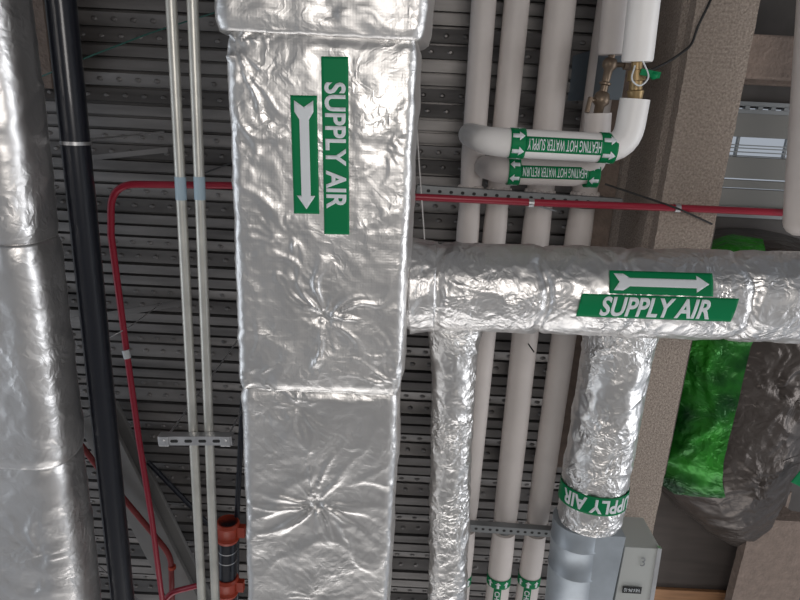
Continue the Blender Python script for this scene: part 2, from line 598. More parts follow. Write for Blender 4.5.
tag(ibeam('steel_beam', bxl, bxr, by0, by1, 1.5 + HB, ZD - .002, FIRE, web=.236),
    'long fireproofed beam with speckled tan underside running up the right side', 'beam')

tag(MB().box((bxl - .16, by0, ZD - .03), (bxl - .002, 2.2, ZD - .003)).build('trim_1', FIRE_D), kind='structure')
tag(MB().box((bxr + .002, at(712, 225, 3.0).y, 1.5 + 3.00), (bxr + .055, at(670, 475, 3.0).y, 1.5 + 3.05)).build('gap_shade_strip', PANEL), kind='structure')  # added dark strip, its colour standing in for the shaded gap beside the beam
# right bay: roof deck that leaves an open strip
rx0, rx1 = bxr + .002, 5.2
y_a = at(760, 108, 3.5).y; y_b = at(760, 222, 3.5).y
rd = MB()
rd.box((bxl + .1, -4.4, ZD + .001), (rx1, y_a, ZD + .12))
rd.box((bxl + .1, y_b - .02, ZD + .001), (rx1, 6.5, ZD + .12))
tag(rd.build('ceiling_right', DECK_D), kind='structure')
yb0, yb1 = at(760, 34, 3.05).y, at(760, 79, 3.05).y
def xbeam(name, x0, x1, y0, y1, zb, zt, m):
    b = MB()
    b.box((x0, y0, zb), (x1, y1, zb + .06)); b.box((x0, (y0+y1)/2 - .05, zb + .05), (x1, (y0+y1)/2 + .05, zt - .05)); b.box((x0, y0, zt - .06), (x1, y1, zt))
    return b.build(name, m, bevel=.01)
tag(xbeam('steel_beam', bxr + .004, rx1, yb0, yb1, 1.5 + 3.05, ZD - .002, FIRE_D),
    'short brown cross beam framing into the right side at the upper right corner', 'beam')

# grey slats of the open grille
g = thing('ceiling_grille', 'grey slatted grille with pale daylight showing between its bands at right', 'grille', at(762, 165, 3.5))
for (pa, pb, th) in ((113, 138, .04), (158, 179.5, .04), (181, 189, .03), (190, 212, .04)):
    ya, yb = at(762, pa, 3.55).y, at(762, pb, 3.55).y
    MB().box((rx0, ya, 1.5 + 3.55), (3.9, yb, 1.5 + 3.55 + th)).build('slat', GREY, g, bevel=.004)
rl = MB()
for pp in (146, 149, 153, 157):
    y = at(762, pp, 3.5).y
    rl.box((rx0, y, 5.07), (3.9, y + .006, 5.08))
for k in range(5):
    x = rx0 + .1 + k * .27
    rl.box((x, at(762, 138, 3.5).y, 5.08), (x + .012, at(762, 160, 3.5).y, 5.10))
rl.build('rail', STRUT, g)
for pp in (108, 214):
    y = at(762, pp, 3.5).y
    b = MB()
    b.box((rx0, y - .03, 5.03), (3.9, y - .008, 5.06)); b.box((rx0, y + .008, 5.03), (3.9, y + .03, 5.06))
    x = rx0
    while x < 3.9:
        b.box((x, y - .01, 5.03), (x + .025, y + .01, 5.06)); x += .07
    b.build('slotted_rail', STRUT, g)

# dark board and bare timber at the lower right
pA, pB, pC, pD = at(640, 486, 3.45), at(760, 484, 3.45), at(752, 586, 3.45), at(640, 586, 3.45)
zz = 1.5 + 3.45
tag(MB().box((pA.x - .1, pA.y, zz), (pB.x + .2, pD.y, zz + .05)).build('ceiling_board', PANEL, bevel=.003),
    'dark brown flat board overhead between tan beam and wrapped duct', 'board')
tag(MB().box((pA.x - .1, pD.y + .002, zz - .02), (pB.x + .15, pD.y + .30, zz + .05)).build('timber_plank', WOOD, bevel=.003),
    'orange-brown bare timber plank at the bottom edge right of the grey box', 'plank')
q0 = at(742, 560, 3.2); q1 = at(800, 560, 3.2)
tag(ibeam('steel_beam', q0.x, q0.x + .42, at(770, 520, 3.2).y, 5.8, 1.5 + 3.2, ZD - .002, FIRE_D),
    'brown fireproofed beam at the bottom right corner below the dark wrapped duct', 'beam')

# left: fireproofed beam behind the black pipe, brace at lower left
lx = at(47, 40, 3.3).x
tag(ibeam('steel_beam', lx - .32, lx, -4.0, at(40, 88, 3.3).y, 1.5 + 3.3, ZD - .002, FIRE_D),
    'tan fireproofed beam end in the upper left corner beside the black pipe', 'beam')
a_, b_ = at(92, 415, 3.35), at(205, 640, 3.35)
br = MB(); br.bar(a_, b_, .20, .03); br.bar(a_ + Vector((0, 0, .05)), b_ + Vector((0, 0, .05)), .04, .12)
br.bar(a_ + Vector((0, 0, .13)), b_ + Vector((0, 0, .13)), .20, .03)
tag(br.build('brace_beam', mat('primer_grey_steel', (.20, .195, .19), .7, var=.15), bevel=.003),
    'grey diagonal steel brace running down beneath the deck at lower left', 'beam')

# ================================================================== MAIN DUCT
HM = 2.20
zb = 1.5 + HM
X0 = at(234.5, 250, HM).x; X1 = at(406.5, 250, HM).x
zt = zb + .45
ys_top = at(320, 34, HM).y; ys_bot = at(320, 394, HM).y
duct = thing('supply_air_duct', 'wide flat foil-wrapped rectangular duct with vertical SUPPLY AIR label', 'duct', ((X0+X1)/2, ys_bot, zb))
s1c, s2c = at(324, 318, HM), at(316, 506, HM)
l1 = [at(321, 58, HM), at(349, 235, HM)]
l2 = [at(290, 94, HM), at(322, 212, HM)]
flats = [(at(320, 150, HM).x - .005, at(348, 150, HM).x + .005, l1[0].y, l1[1].y), (at(289, 150, HM).x, at(319, 150, HM).x, l2[0].y, l2[1].y)]
rect_foil('insulation_wrap', ys_top, ys_bot, lambda t: X0 + .0 * t, lambda t: X1, zb, zt, .03, .0065, FOIL_FLAT, duct,
          stars=[(s1c, .020, .16, 5, 3.1), (at(236, 45, HM), .016, .16, 5, 9.7), (at(398, 385, HM), .010, .14, 5, 5.5), (at(255, 380, HM), .009, .12, 4, 15.5), (at(385, 150, HM), .009, .10, 6, 1.5), (at(290, 235, HM), .006, .16, 6, 21.5)],
          flats=flats, bulge=.018, s1=11, endpinch=.014, pinch0=.012)
rect_foil('insulation_wrap', ys_bot - .004, 4.3, lambda t: X0 + .006, lambda t: X1 - .004, zb + .008, zt, .035, .0065, FOIL_FLAT, duct,
          stars=[(s2c, .020, .17, 5, 7.1), (at(300, 408, HM), .010, .13, 5, 2.2), (at(320, 598, HM), .010, .1, 5, 8.8)], bulge=.012, endpinch=.0, pinch0=.010)
rect_foil('insulation_wrap', -3.2, ys_top + .004, lambda t: X0 - .03, lambda t: X1 + .02, zb - .012, zt, .04, .006, FOIL_FLAT, duct,
          stars=[(at(330, 10, HM), .012, .15, 5, 4.4)], bulge=.03, endpinch=.012, pinch0=.0, step=.012)

DN = Vector((0, 0, -1)); XP = Vector((1, 0, 0)); YP = Vector((0, 1, 0))
def label_pair(parent, mp_text, tw, th, body, mp_arrow, aw, ah, off, skew=0.0, shear=0.0, textw=.62, texth=.62, tdx=0.0):
    lb = decal('text_label', rectshape(tw, th, skew), mp_text, off, GREEN, parent)
    tag(lb, 'green label reading SUPPLY AIR')
    t = text2d(body, tw * textw, th * texth, shear, bold=.028)
    t = ([(x + tdx, y) for x, y in t[0]], t[1])
    decal('lettering', t, mp_text, off + .0012, WHITE, lb)
    la = decal('arrow_label', rectshape(aw, ah), mp_arrow, off + .0006, GREEN, parent)
    tag(la, 'green label with white arrow')
    decal('arrow', poly2d(ARROW, aw * .92, ah * .72), mp_arrow, off + .0018, WHITE, la)

zl = zb - .0015
def fm(px, py, ang=0.0):
    c = at(px, py, HM); c.z = zl
    R = (YP * math.cos(ang) + XP * math.sin(ang)); U = (XP * math.cos(ang) - YP * math.sin(ang))
    return flat_map(c, R, U, DN)
tw = at(335, 235, HM).y - at(335, 58, HM).y
th_ = at(348, 150, HM).x - at(322, 150, HM).x
aw = at(306, 212, HM).y - at(306, 94, HM).y
ah = at(319, 150, HM).x - at(293, 150, HM).x
label_pair(duct, fm(336, 149, .03), tw, th_, 'SUPPLY AIR', fm(305.5, 156, .03), aw, ah, .006, textw=.71, texth=.80, tdx=-tw * .01)

# ================================================================== ROUND BRANCH
RB = .178
A = at(400, 285, 2.47); B = at(840, 299, 2.35)
A = A + (A - B).normalized() * .05
B2 = B + (B - A).normalized() * .5
bd = (B2 - A).normalized()
branch = thing('round_branch_duct', 'horizontal round foil-wrapped duct with SUPPLY AIR arrow pointing right', 'duct', A)
def ringcrease(q):
    t = (q - A).dot(bd)
    e = 0
    for c in (.22, .62, .95, 1.36, 1.9): e -= .012 * math.exp(-((t - c + .02 * math.sin(q.z * 30)) / .018) ** 2)
    return e
foil_tube('insulation_wrap', [A, B2], RB, .0055, FOIL_B, branch, s1=20, s2=55, extra=lambda fl, a, q: ringcrease(q))
foil_tube('collar_wrap', [A + bd * .10, A + bd * .20], lambda f: RB + .016 - .014 * f, .010, FOIL_B, branch, s1=17, s2=40)
cc = A + bd * ((at(659, 296, 2.42) - A).dot(bd))
d0 = (CAM - cc).normalized()
mb = cyl_map(cc, bd, d0, RB, 'axis', 1)
# image-up (towards -Y) has to be +v
test = mb(0, .05, 0) - mb(0, 0, 0)
sg = 1 if test.y < 0 else -1
pxm = (at(737, 296, 2.27) - at(585, 296, 2.27)).length
def bm_(du, dv):
    f = cyl_map(cc, bd, d0, RB, 'axis', sg)
    return lambda u, v, off: f(u + du, v + dv, off)
k_ = pxm / 152
label_pair(branch, bm_(-20 * k_, -14 * k_), 150 * k_, 23 * k_, 'SUPPLY AIR', bm_(-17 * k_, 9.5 * k_), 99 * k_, 22 * k_, .012, skew=2 * k_, shear=.18, textw=.71, texth=.84, tdx=0)

# ================================================================== DROPS
S0, S1 = at(455, 318, 2.50), at(446, 640, 2.48)
sd = thing('flexible_duct', 'narrow crumpled foil duct running down from the branch duct', 'duct', S0)
foil_tube('insulation_wrap', [S0, S1], lambda f: .092 + .03 * math.exp(-f * 14), .007, FOIL, sd, s1=22, s2=60, step=.0065)
L0, L1 = at(624, 315, 2.62), at(588, 521, 2.52)
ld = thing('round_drop_duct', 'thick foil-wrapped duct with an upside-down SUPPLY AIR band', 'duct', L0)
foil_tube('insulation_wrap', [L0, L1], lambda f: .146 + .030 * math.exp(-f * 9) - .010 * (f > .97), .008, FOIL, ld, s1=19, s2=55)
lax = (L1 - L0).normalized()
cb = L0 + lax * ((at(590, 508, 2.37) - L0).dot(lax))
d0 = (CAM - cb).normalized()
rr = .155
f_ = cyl_map(cb, lax, d0, rr, 'ring', 1)
sg = 1 if (f_(.05, 0, 0) - f_(0, 0, 0)).x < 0 else -1      # text runs to -X, its top towards +Y
mr_ = cyl_map(cb, lax, d0, rr, 'ring', sg)
mrt = lambda u, v, off: mr_(u, v + .00 + .04 * u, off)
band = decal('label_band', rectshape(rr * 4.2, .088), mrt, .0, GREEN, ld)
tag(band, 'green band with upside-down SUPPLY AIR')
tt = text2d('SUPPLY AIR', .40, .068, bold=.028)
decal('lettering', ([(x - .055, y) for x, y in tt[0]], tt[1]), mrt, .0012, WHITE, band)

# terminal box below the drop
vav = thing('air_terminal_box', 'galvanised round spigot with blue-grey casing below the SUPPLY AIR band', 'box', at(588, 535, 2.5))
m0 = at(580, 518, 2.56); m1 = at(562, 680, 2.56)
e = []
dirm = (m1 - m0).normalized()
mb_ = MB()
prf = [(0, .128), (.10, .128), (.103, .131), (.108, .131), (.111, .128), (.26, .128), (.263, .131), (.268, .131), (.271, .128), (.75, .128)]
mb_.tube([m0 + dirm * a for a, r in prf], [r for a, r in prf], 40)
mb_.build('spigot', GALV_B, vav, smooth=True)
def slab(pix, h, t):
    b = [at(x, y, h) for x, y in pix]
    return MB().hexa(b, [p + Vector((0, 0, t)) for p in b])
slab([(588, 536), (626, 537), (600, 660), (560, 660)], 2.44, .10).build('casing', GALV_B, vav, bevel=.002)
cbx = thing('control_box', 'light grey control box with a small black label beside the round spigot', 'box', at(640, 560, 2.45))
slab([(625, 547), (661, 549), (645, 650), (605, 650)], 2.46, .235).build('housing', BOXGREY, cbx, bevel=.003)
bx = MB()
lip = [at(x, y, 2.455) for x, y in [(658, 548), (662, 549), (646, 650), (642, 650)]]
bx.hexa(lip, [p + Vector((0, 0, .02)) for p in lip]).build('cover_lip', GALV, cbx)
cl_c = at(632, 590, 2.453)
yax = (at(620, 650, 2.46) - at(637, 548, 2.46)).normalized(); xax = (at(661, 549, 2.46) - at(625, 547, 2.46)).normalized()
mpl = flat_map(cl_c, -xax, yax, DN)
lb = decal('name_label', rectshape(.092, .040), mpl, .0, DARKHOLE, cbx)
decal('lettering', text2d('VAV-P4-10', .078, .021), mpl, .0012, WHITE, lb)
decal('pencil_mark', text2d('3', .022, .05), flat_map(at(643, 562, 2.453), xax, yax * -1, DN), 0, STRUT, cbx)

# ================================================================== LEFT DUCT
HL = 2.30
x1L = at(13, 215, HL).x
lduct = thing('supply_air_duct', 'large foil-wrapped duct cut by the left edge of the view', 'duct', (x1L - .3, 1.2, 1.5 + HL))
def xr(t): return x1L + .0
for (ya, yb, seed) in ((-3.0, at(60, 250, HL).y, 0), (at(60, 250, HL).y - .004, at(60, 472, HL).y, 1), (at(60, 472, HL).y - .004, 4.2, 2)):
    k = [0, .004, -.006][seed]
    rect_foil('insulation_wrap', ya, yb, lambda t: x1L - .62, lambda t: x1L + .03 + k, 1.5 + HL - k, 1.5 + HL + .30, .09, .007, FOIL_L, lduct, bulge=.01, s1=9, s2=30, step=.011, endpinch=.008,
              stars=[(at(20, 130, HL), .008, .2, 5, 1.1), (at(40, 560, HL), .010, .2, 5, 3.1)])

# ================================================================== BLACK PIPE
HK = 2.62
bp0, bp1 = at(54.5, -60, HK), at(129, 660, HK)
bk = thing('black_pipe', 'thick black steel pipe between the left duct and the conduits', 'pipe', bp0)
MB().tube([bp0, bp1], .057, 32).build('pipe', BLACK, bk, smooth=True)
dk_ = (bp1 - bp0).normalized()
c1 = bp0 + dk_ * ((at(75, 141, HK) - bp0).dot(dk_))
MB().tube([c1, c1 + dk_ * .014], .0595, 32).build('clamp_band', GALV, bk, smooth=True)
rod = MB(); rod.tube([c1 + Vector((0, 0, .05)), Vector((c1.x, c1.y, ZD + .01))], .005, 8); rod.build('hanger_rod', GALV, bk)

# ================================================================== CONDUITS
HC = 2.45
for (pa, pb, lab) in (((168.5, 0), (204, 640), 'galvanised conduit, left one of the pair beside the wide duct'),
                      ((190.5, 0), (217, 640), 'galvanised conduit, right one of the pair, nearest the wide duct')):
    a_, b_ = at(pa[0], -50, HC), at(pb[0], pb[1], HC)
    t = thing('conduit', lab, 'conduit', a_, 'galvanised conduits')
    MB().tube([a_, b_], .0205, 20).build('pipe', EMT, t, smooth=True)
    d = (b_ - a_).normalized()
    c = a_ + d * ((at(pa[0] + 8, 188, HC) - a_).dot(d))
    MB().tube([c - d * .045, c + d * .045], .0220, 20).build('coupling', BLUE, t, smooth=True)

def strut(name, lab, p0, p1, hgt, wid, slots, rods, endclips=False, m=STRUT, slotlen=.02, side=False):
    """U channel under its load, slots on its underside, rods up to the deck"""
    t = thing(name, lab, 'bracket', p0)
    p0 = Vector(p0); p1 = Vector(p1)
    d = (p1 - p0).normalized(); s_ = d.cross(Vector((0, 0, 1))).normalized()
    b = MB(); b.bar(p0, p1, wid, .003)
    b.bar(p0 + s_ * wid/2 + Vector((0,0,hgt/2)), p1 + s_ * wid/2 + Vector((0,0,hgt/2)), .003, hgt)
    b.bar(p0 - s_ * wid/2 + Vector((0,0,hgt/2)), p1 - s_ * wid/2 + Vector((0,0,hgt/2)), .003, hgt)
    b.build('channel', m, t)
    L = (p1 - p0).length
    for k in range(slots):
        c = p0 + d * (L * (k + 1) / (slots + 1)) + Vector((0, 0, -.0022))
        if endclips: c = p0 + d * (L * (.22 + .57 * k / (slots - 1))) + Vector((0, 0, -.0022))
        q = MB(); pts = []
        for j in range(16):
            a = 2 * math.pi * j / 16
            pts.append(c + d * (math.cos(a) * .007 + math.copysign(slotlen / 2, math.cos(a))) + s_ * math.sin(a) * .0075)
        q.add(pts + [p + Vector((0, 0, .002)) for p in pts], [tuple(range(16)), tuple(range(16, 32))[::-1]] + [(j, (j+1) % 16, 16 + (j+1) % 16, 16 + j) for j in range(16)])
        q.build('slot', DARKHOLE, t)
    for fr_ in rods:
        c = p0 + d * L * fr_
        MB().tube([c, Vector((c.x, c.y, ZD + .012))], .0045, 8).build('hanger_rod', GALV, t)
        if endclips:
            w2 = MB(); w2.bar(c - d * .022 - Vector((0, 0, .004)), c + d * .022 - Vector((0, 0, .004)), wid + .006, .005)
            w2.build('square_washer', GALV, t, bevel=.002)
            nb_ = MB(); nb_.tube([c - Vector((0, 0, .012)), c - Vector((0, 0, .004))], .009, 6); nb_.build('nut', GALV, t)
    return t
hs = HC - .0205 - .042
strut('conduit_bracket', 'slotted grey channel bracket carrying the two conduits', at(158, 441, hs), at(232, 441, hs), .04, .041, 4, (.08, .91), True, m=GALV)

# ================================================================== WHITE PIPES
HP = 3.16
wp = [((484, 0), (442, 600), .058, 'first of four tall white insulated pipes, nearest the wide duct'),
      ((517, 0), (459, 600), .060, 'second tall white insulated pipe from the wide duct'),
      ((561, 0), (496.5, 600), .071, 'third tall white insulated pipe from the wide duct, thickest of the four'),
      ((612, 0), (526, 600), .066, 'fourth tall white insulated pipe, nearest the brown beam')]
ysA = at(520, 199, 3.09).y; ysB = at(510, 534, 3.09).y
pipes = []
for (pa, pb, r, lab) in wp:
    p0, p1 = at(pa[0], 0, HP), at(pb[0], pb[1], HP)
    d = (p1 - p0).normalized(); p0 = p0 - d * 1.0; p1 = p1 + d * .8
    def aty(y): return p0 + d * ((y - p0.y) / d.y)
    t = thing('insulated_pipe', lab, 'pipe', aty(1.0), 'white insulated pipes beneath the deck')
    cuts = [p0, aty(ysA - .035), aty(ysA + .035), aty(ysB - .035), aty(ysB + .035), p1]
    for k in (0, 2, 4):
        a_, b_ = cuts[k], cuts[k+1]
        n = resample([a_, b_], .12)
        rs = [r + .0015 * noise.noise(q * 5) for q in n]; rs[0] -= .004; rs[-1] -= .004
        MB().tube([n[0]] + n, [r * .8] + rs, 28).build('pipe_jacket', PVC_G, t, smooth=True)
    MB().tube([cuts[0], cuts[5]], r * .62, 16).build('core_pipe', STRUT, t, smooth=True)
    # torn jacket ends at the hanger
    for yy, sgn in ((ysA - .035, 1), (ysB - .035, 1)):
        c = aty(yy); tr = MB()
        for j in range(9):
            a = -math.pi * .95 + j * math.pi * .9 / 8 + random.uniform(-.1, .1)
            q = c + Vector((math.cos(a), 0, math.sin(a))) * (r * .93)
            tr.ball(q + d * .004 * random.random(), .011 + .008 * random.random(), 8)
        tr.build('torn_jacket_edge', PVC_G, t, smooth=True)
    # chilled water label at the far end
    if pa[0] > 500:
        c = aty(at(pb[0], 577, HP).y)
        d0 = (CAM - c).normalized()
        fr_ = cyl_map(c, d, d0, r, 'ring', 1)
        bnd = decal('label_band', rectshape(r * 4, .062), fr_, .003, GREEN, t)
        for s_ in (-.05, 0, .05):
            fa = cyl_map(c, d, d0, r, 'ring', 1)
            sh = poly2d([(y, x) for x, y in SHORT_ARROW], .034, .045)
            decal('arrow', (sh[0], sh[1]), (lambda u, v, off, s_=s_, fa=fa: fa(u + s_, -v, off)), .0042, WHITE, bnd)
        c2 = c + d * .26
        f2 = cyl_map(c2, d, (CAM - c2).normalized(), r, 'axis', 1)
        sg = 1 if (f2(0, .05, 0) - f2(0, 0, 0)).x > 0 else -1
        f2 = cyl_map(c2, d, (CAM - c2).normalized(), r, 'axis', sg)
        strp = decal('label_strip', rectshape(.46, .045), f2, .003, GREEN, t)
        tx = text2d('CHILLED', .17, .030, bold=.022)
        decal('lettering', ([(x - .13, y) for x, y in tx[0]], tx[1]), f2, .0042, WHITE, strp)

hst = HP - .071 - .045
sA0, sA1 = at(417, 190, hst), at(622, 204, hst)
strut('pipe_rack_channel', 'grey perforated channel carrying the four white pipes above the long red pipe', sA0, sA1, .042, .045, 17, (.02, .40, .97), m=STRUT, slotlen=.004)
sB0, sB1 = at(455, 527, hst), at(553, 534, hst)
strut('pipe_rack_channel', 'grey perforated channel under the white pipes at the bottom beside the narrow foil duct', sB0, sB1, .042, .045, 13, (.02, .97), m=STRUT, slotlen=.004)

# ================================================================== HEATING WATER PIPES
HS = 2.45
rS = .0545
SL, SR = at(490, 142, HS), at(626, 149, HS)
top1 = at(652, -70, HS)
hw = thing('heating_supply_pipe', 'bright white jacketed elbowed pipe with HEATING HOT WATER SUPPLY strip', 'pipe', SL)
upL = SL + Vector((-.02, 0, .62))
v0 = at(635, 99, HS); v1 = at(637, 62, HS)
MB().tube(resample(round_path([upL, SL, SR, v0], .135, 10), .02), rS, 36).build('pipe_jacket', PVC, hw, smooth=True)
MB().tube([v1, v1 + (top1 - v1) * .02, top1], [rS * .96, rS * 1.03, rS * 1.03], 36).build('pipe_jacket', PVC, hw, smooth=True)
d = (v0 - v1)
br_ = MB(); br_.tube([v1 - d * .1, v1 + d * .2, v1 + d * .22, v1 + d * .5, v1 + d * .52, v1 + d * .75, v1 + d * .78, v0 + d * .1], [.02, .02, .030, .034, .024, .024, .031, .024], 16)
br_.build('brass_valve', BRASS, hw, smooth=True)
hnd = MB(); c = v1 + d * .35; hnd.bar(c + Vector((.0, -.01, -.04)), c + Vector((.07, .0, -.045)), .022, .012); hnd.ball(c + Vector((.05, 0, -.04)), .016, 10)
hnd.build('green_valve_handle', GREEN, hw, smooth=True)
tg = MB(); tg.tube(round_path([c + Vector((-.02, -.03, -.03)), c + Vector((-.035, .02, -.05)), c + Vector((0, .045, -.055)), c + Vector((.035, .01, -.05)), c + Vector((.0, -.05, -.04))], .03), .003, 8)
tg.build('tie_loop', WHITE, hw, smooth=True)

ax = (SR - SL).normalized()
def pxu(px): return (at(px, 145, HS) - SL).dot(ax)
def ringlabel(parent, S, ax, r, px0, px1, py, H, arrowdir, narr):
    c = S + ax * (((at(px0, py, H) - S).dot(ax) + (at(px1, py, H) - S).dot(ax)) / 2)
    wd = abs((at(px1, py, H) - at(px0, py, H)).length)
    d0 = (CAM - c).normalized()
    f = cyl_map(c, ax, d0, r, 'axis', 1)
    bnd = decal('label_band', rectshape(wd, r * 4.6), f, .002, GREEN, parent)
    for k in range(narr):
        s_ = (k - (narr - 1) / 2) * r * 1.05
        sh = poly2d(SHORT_ARROW, wd * .8 * arrowdir, .036)
        decal('arrow', sh, (lambda u, v, off, s_=s_: f(u, v + s_, off)), .0034, WHITE, bnd)
def textlabel(parent, S, ax, r, px0, px1, py, H, body, hh, px_txt):
    c = S + ax * (((at(px0, py, H) - S).dot(ax) + (at(px1, py, H) - S).dot(ax)) / 2)
    wd = (at(px1, py, H) - at(px0, py, H)).length
    d0 = (CAM - c).normalized()
    f = cyl_map(c, ax, d0, r, 'axis', 1)
    sg = 1 if (f(0, .03, 0) - f(0, 0, 0)).y > 0 else -1
    g_ = cyl_map(c, ax, d0, r, 'axis', sg)
    m_ = lambda u, v, off: g_(-u, v, off)
    st = decal('label_strip', rectshape(wd, hh), m_, .0025, GREEN, parent)
    tag(st, 'green strip reading ' + body)
    decal('lettering', text2d(body, wd * .95, hh * .72, bold=.006), m_, .0037, WHITE, st)
ringlabel(hw, SL, ax, rS, 509, 524, 143, HS, 1, 4)
ringlabel(hw, SL, ax, rS, 598, 614, 148, HS, 1, 4)
textlabel(hw, SL, ax, rS, 523, 599, 147, HS, 'HEATING HOT WATER SUPPLY', .056, 0)

HR = 2.72
rR = .0555
RL, RR_ = at(503, 171, HR), at(594, 174, HR)
hr_ = thing('heating_return_pipe', 'greyer white elbowed pipe with HEATING HOT WATER RETURN strip', 'pipe', RL)
w0 = at(598, 113, HR); w1 = at(612, 55, HR); top2 = at(624, -70, HR)
MB().tube(resample(round_path([RL + Vector((-.03, .02, .38)), RL, RR_ , w0], .11, 10), .02), rR, 36).build('pipe_jacket', PVC_G, hr_, smooth=True)
MB().tube([w1, w1 + (top2 - w1) * .02, top2], [rR * .95, rR * 1.03, rR * 1.03], 36).build('pipe_jacket', PVC_G, hr_, smooth=True)
d = w0 - w1
vv_ = MB(); fr = [(-.1, .014), (.05, .014), (.06, .022), (.12, .03), (.2, .03), (.26, .018), (.45, .016), (.47, .024), (.5, .024), (.52, .016), (.62, .016), (.65, .027), (.75, .034), (.82, .034), (.88, .02), (1.1, .018)]
vv_.tube([w1 + d * a for a, r in fr], [r for a, r in fr], 14); vv_.build('bronze_valve', BRONZE, hr_, smooth=True)
st_ = MB(); c = w1 + d * .16
st_.tube([c, c + Vector((.06, 0, -.01))], .010, 10); st_.tube([c + Vector((.055, 0, -.01)), c + Vector((.07, 0, -.01))], .019, 10)
st_.build('valve_stem', BRONZE, hr_, smooth=True)
st_ = MB(); c = w1 + d * .78
st_.tube([c, c + Vector((-.055, .0, -.02))], .009, 10); st_.tube([c + Vector((-.05, -.01, -.02)), c + Vector((-.06, .05, -.03))], .010, 10)
st_.build('valve_stem', BRONZE, hr_, smooth=True)
axr = (RR_ - RL).normalized()
ringlabel(hr_, RL, axr, rR, 507, 519, 171, HR, -1, 4)
ringlabel(hr_, RL, axr, rR, 585, 597, 174, HR, -1, 4)
textlabel(hr_, RL, axr, rR, 519, 585, 172, HR, 'HEATING HOT WATER RETURN', .052, 0)
# grey hanger plate between the valves
hp = MB(); h0 = at(620, 55, 2.85); h1 = at(618, 100, 2.85)
hp.box((h0.x - .03, h0.y - .05, 1.5 + 2.85), (h0.x + .035, h1.y + .0, 1.5 + 2.87)); hp.box((h0.x - .02, h0.y - .05, 1.5 + 2.87), (h0.x + .0, h1.y, ZD + .02))
tag(hp.build('hanger_plate', mat('blue_grey_paint', (.13, .155, .175), .6), bevel=.002), 'blue-grey steel hanger plate behind the brass and bronze valves', 'bracket')

# pipe at the right edge
e0, e1 = at(812, 40, 2.7), at(799, 222, 2.7)
t = thing('insulated_pipe', 'white insulated pipe end cut by the right edge above the round branch duct', 'pipe', e1)
de = (e1 - e0).normalized()
MB().tube([e0 + (e0 - e1) * 1.5, e0, e1, e1 + de * .02, e1 + de * .04, e1 + de * .055, e1 + de * .06], [.062, .062, .062, .058, .045, .025, .005], 30).build('pipe_jacket', PVC_G, t, smooth=True)

# ================================================================== RED PIPES
rp = thing('sprinkler_pipe', 'long thin red pipe bending at left and crossing behind the wide duct', 'pipe', at(112, 188, 3.0))
HRD = 2.865
pts = [at(166, 630, 3.2), at(152, 520, 3.12), at(139, 440, 3.06), at(125, 340, 3.02), at(111, 235, HRD), at(111, 184, HRD), at(232, 185.5, HRD), at(415, 197, HRD), at(545, 203, HRD), at(690, 208.5, HRD), at(860, 216, HRD)]
pth = [pts[0], pts[1], pts[2], pts[3]] + round_path(pts[4:7], .12, 10)[0:] + pts[7:]
MB().tube(pth, .0165, 14).build('pipe', RED, rp, smooth=True)
for (px, py) in ((531, 203), (677, 208)):
    c = at(px, py, HRD)
    cl = MB(); cl.tube([c - Vector((.012, 0, 0)), c + Vector((.012, 0, 0))], .021, 14); cl.bar(c, c + Vector((.0, -.0, .06)), .02, .004)
    cl.build('pipe_clip', GALV, rp, smooth=True)
c = at(125.5, 350, 3.01); c2_ = at(127.5, 358, 3.01)
MB().tube([c, c2_], .0185, 12).build('label_wrap', WHITE, rp, smooth=True)
r2 = thing('sprinkler_pipe', 'dull red diagonal pipe crossing behind the black pipe at lower left', 'pipe', at(150, 530, 3.25))
MB().tube(round_path([at(66, 425, 3.28), at(100, 470, 3.28), at(150, 530, 3.28), at(171, 556, 3.28), at(173, 640, 3.28)], .08, 6), .0175, 12).build('pipe', mat('dull_red_pipe', (.22, .03, .03), .5), r2, smooth=True)
fl = MB(); c = at(172, 566, 3.28); fl.tube([c, c + Vector((0, .02, 0))], .024, 12); fl.build('coupling', ORANGE, r2, smooth=True)

# black pipe with red couplings, lower left of the main duct
HG = 3.1
g0, g1 = at(228, 521, HG), at(226, 690, HG)
gp = thing('grooved_pipe', 'short black grooved pipe with red-orange couplings behind the conduits', 'pipe', g0)
gd = (g1 - g0).normalized()
MB().tube([g0, g1], .055, 30).build('pipe', BLACK, gp, smooth=True)
for s_ in (0.0, .40):
    cc_ = MB(); a_ = g0 + gd * s_
    cc_.tube([a_, a_ + gd * .02, a_ + gd * .03, a_ + gd * .10, a_ + gd * .11, a_ + gd * .13], [.062, .070, .060, .060, .071, .064], 30)
    for sx in (-1, 1): cc_.box((a_.x + sx * .078 - .022, a_.y + .03, a_.z - .02), (a_.x + sx * .078 + .022, a_.y + .10, a_.z + .02))
    cc_.build('coupling', ORANGE, gp, smooth=True)
for s_ in (.20, .27):
    MB().tube([g0 + gd * s_, g0 + gd * (s_ + .006)], .0565, 30).build('band', GALV, gp, smooth=True)
b1 = MB().tube([at(243, 395, 3.15), at(237, 515, 3.15), at(236, 640, 3.2)], .016, 12).build('black_pipe', BLACK, smooth=True)
tag(b1, 'slim black pipe running down close along the wide duct left side', 'pipe')
b2 = MB().tube([at(148, 462, 3.45), at(212, 528, 3.45)], .016, 10).build('black_pipe', BLACK, smooth=True)
tag(b2, 'short black diagonal rod high above the conduit bracket at lower left', 'rod')
b3 = thing('sprinkler_pipe', 'red pipe stub branching towards the red-orange coupling at the bottom', 'pipe', at(185, 590, 3.22))
MB().tube(round_path([at(160, 606, 3.22), at(172, 592, 3.22), at(200, 585, 3.2)], .05, 5), .018, 12).build('pipe', RED, b3, smooth=True)

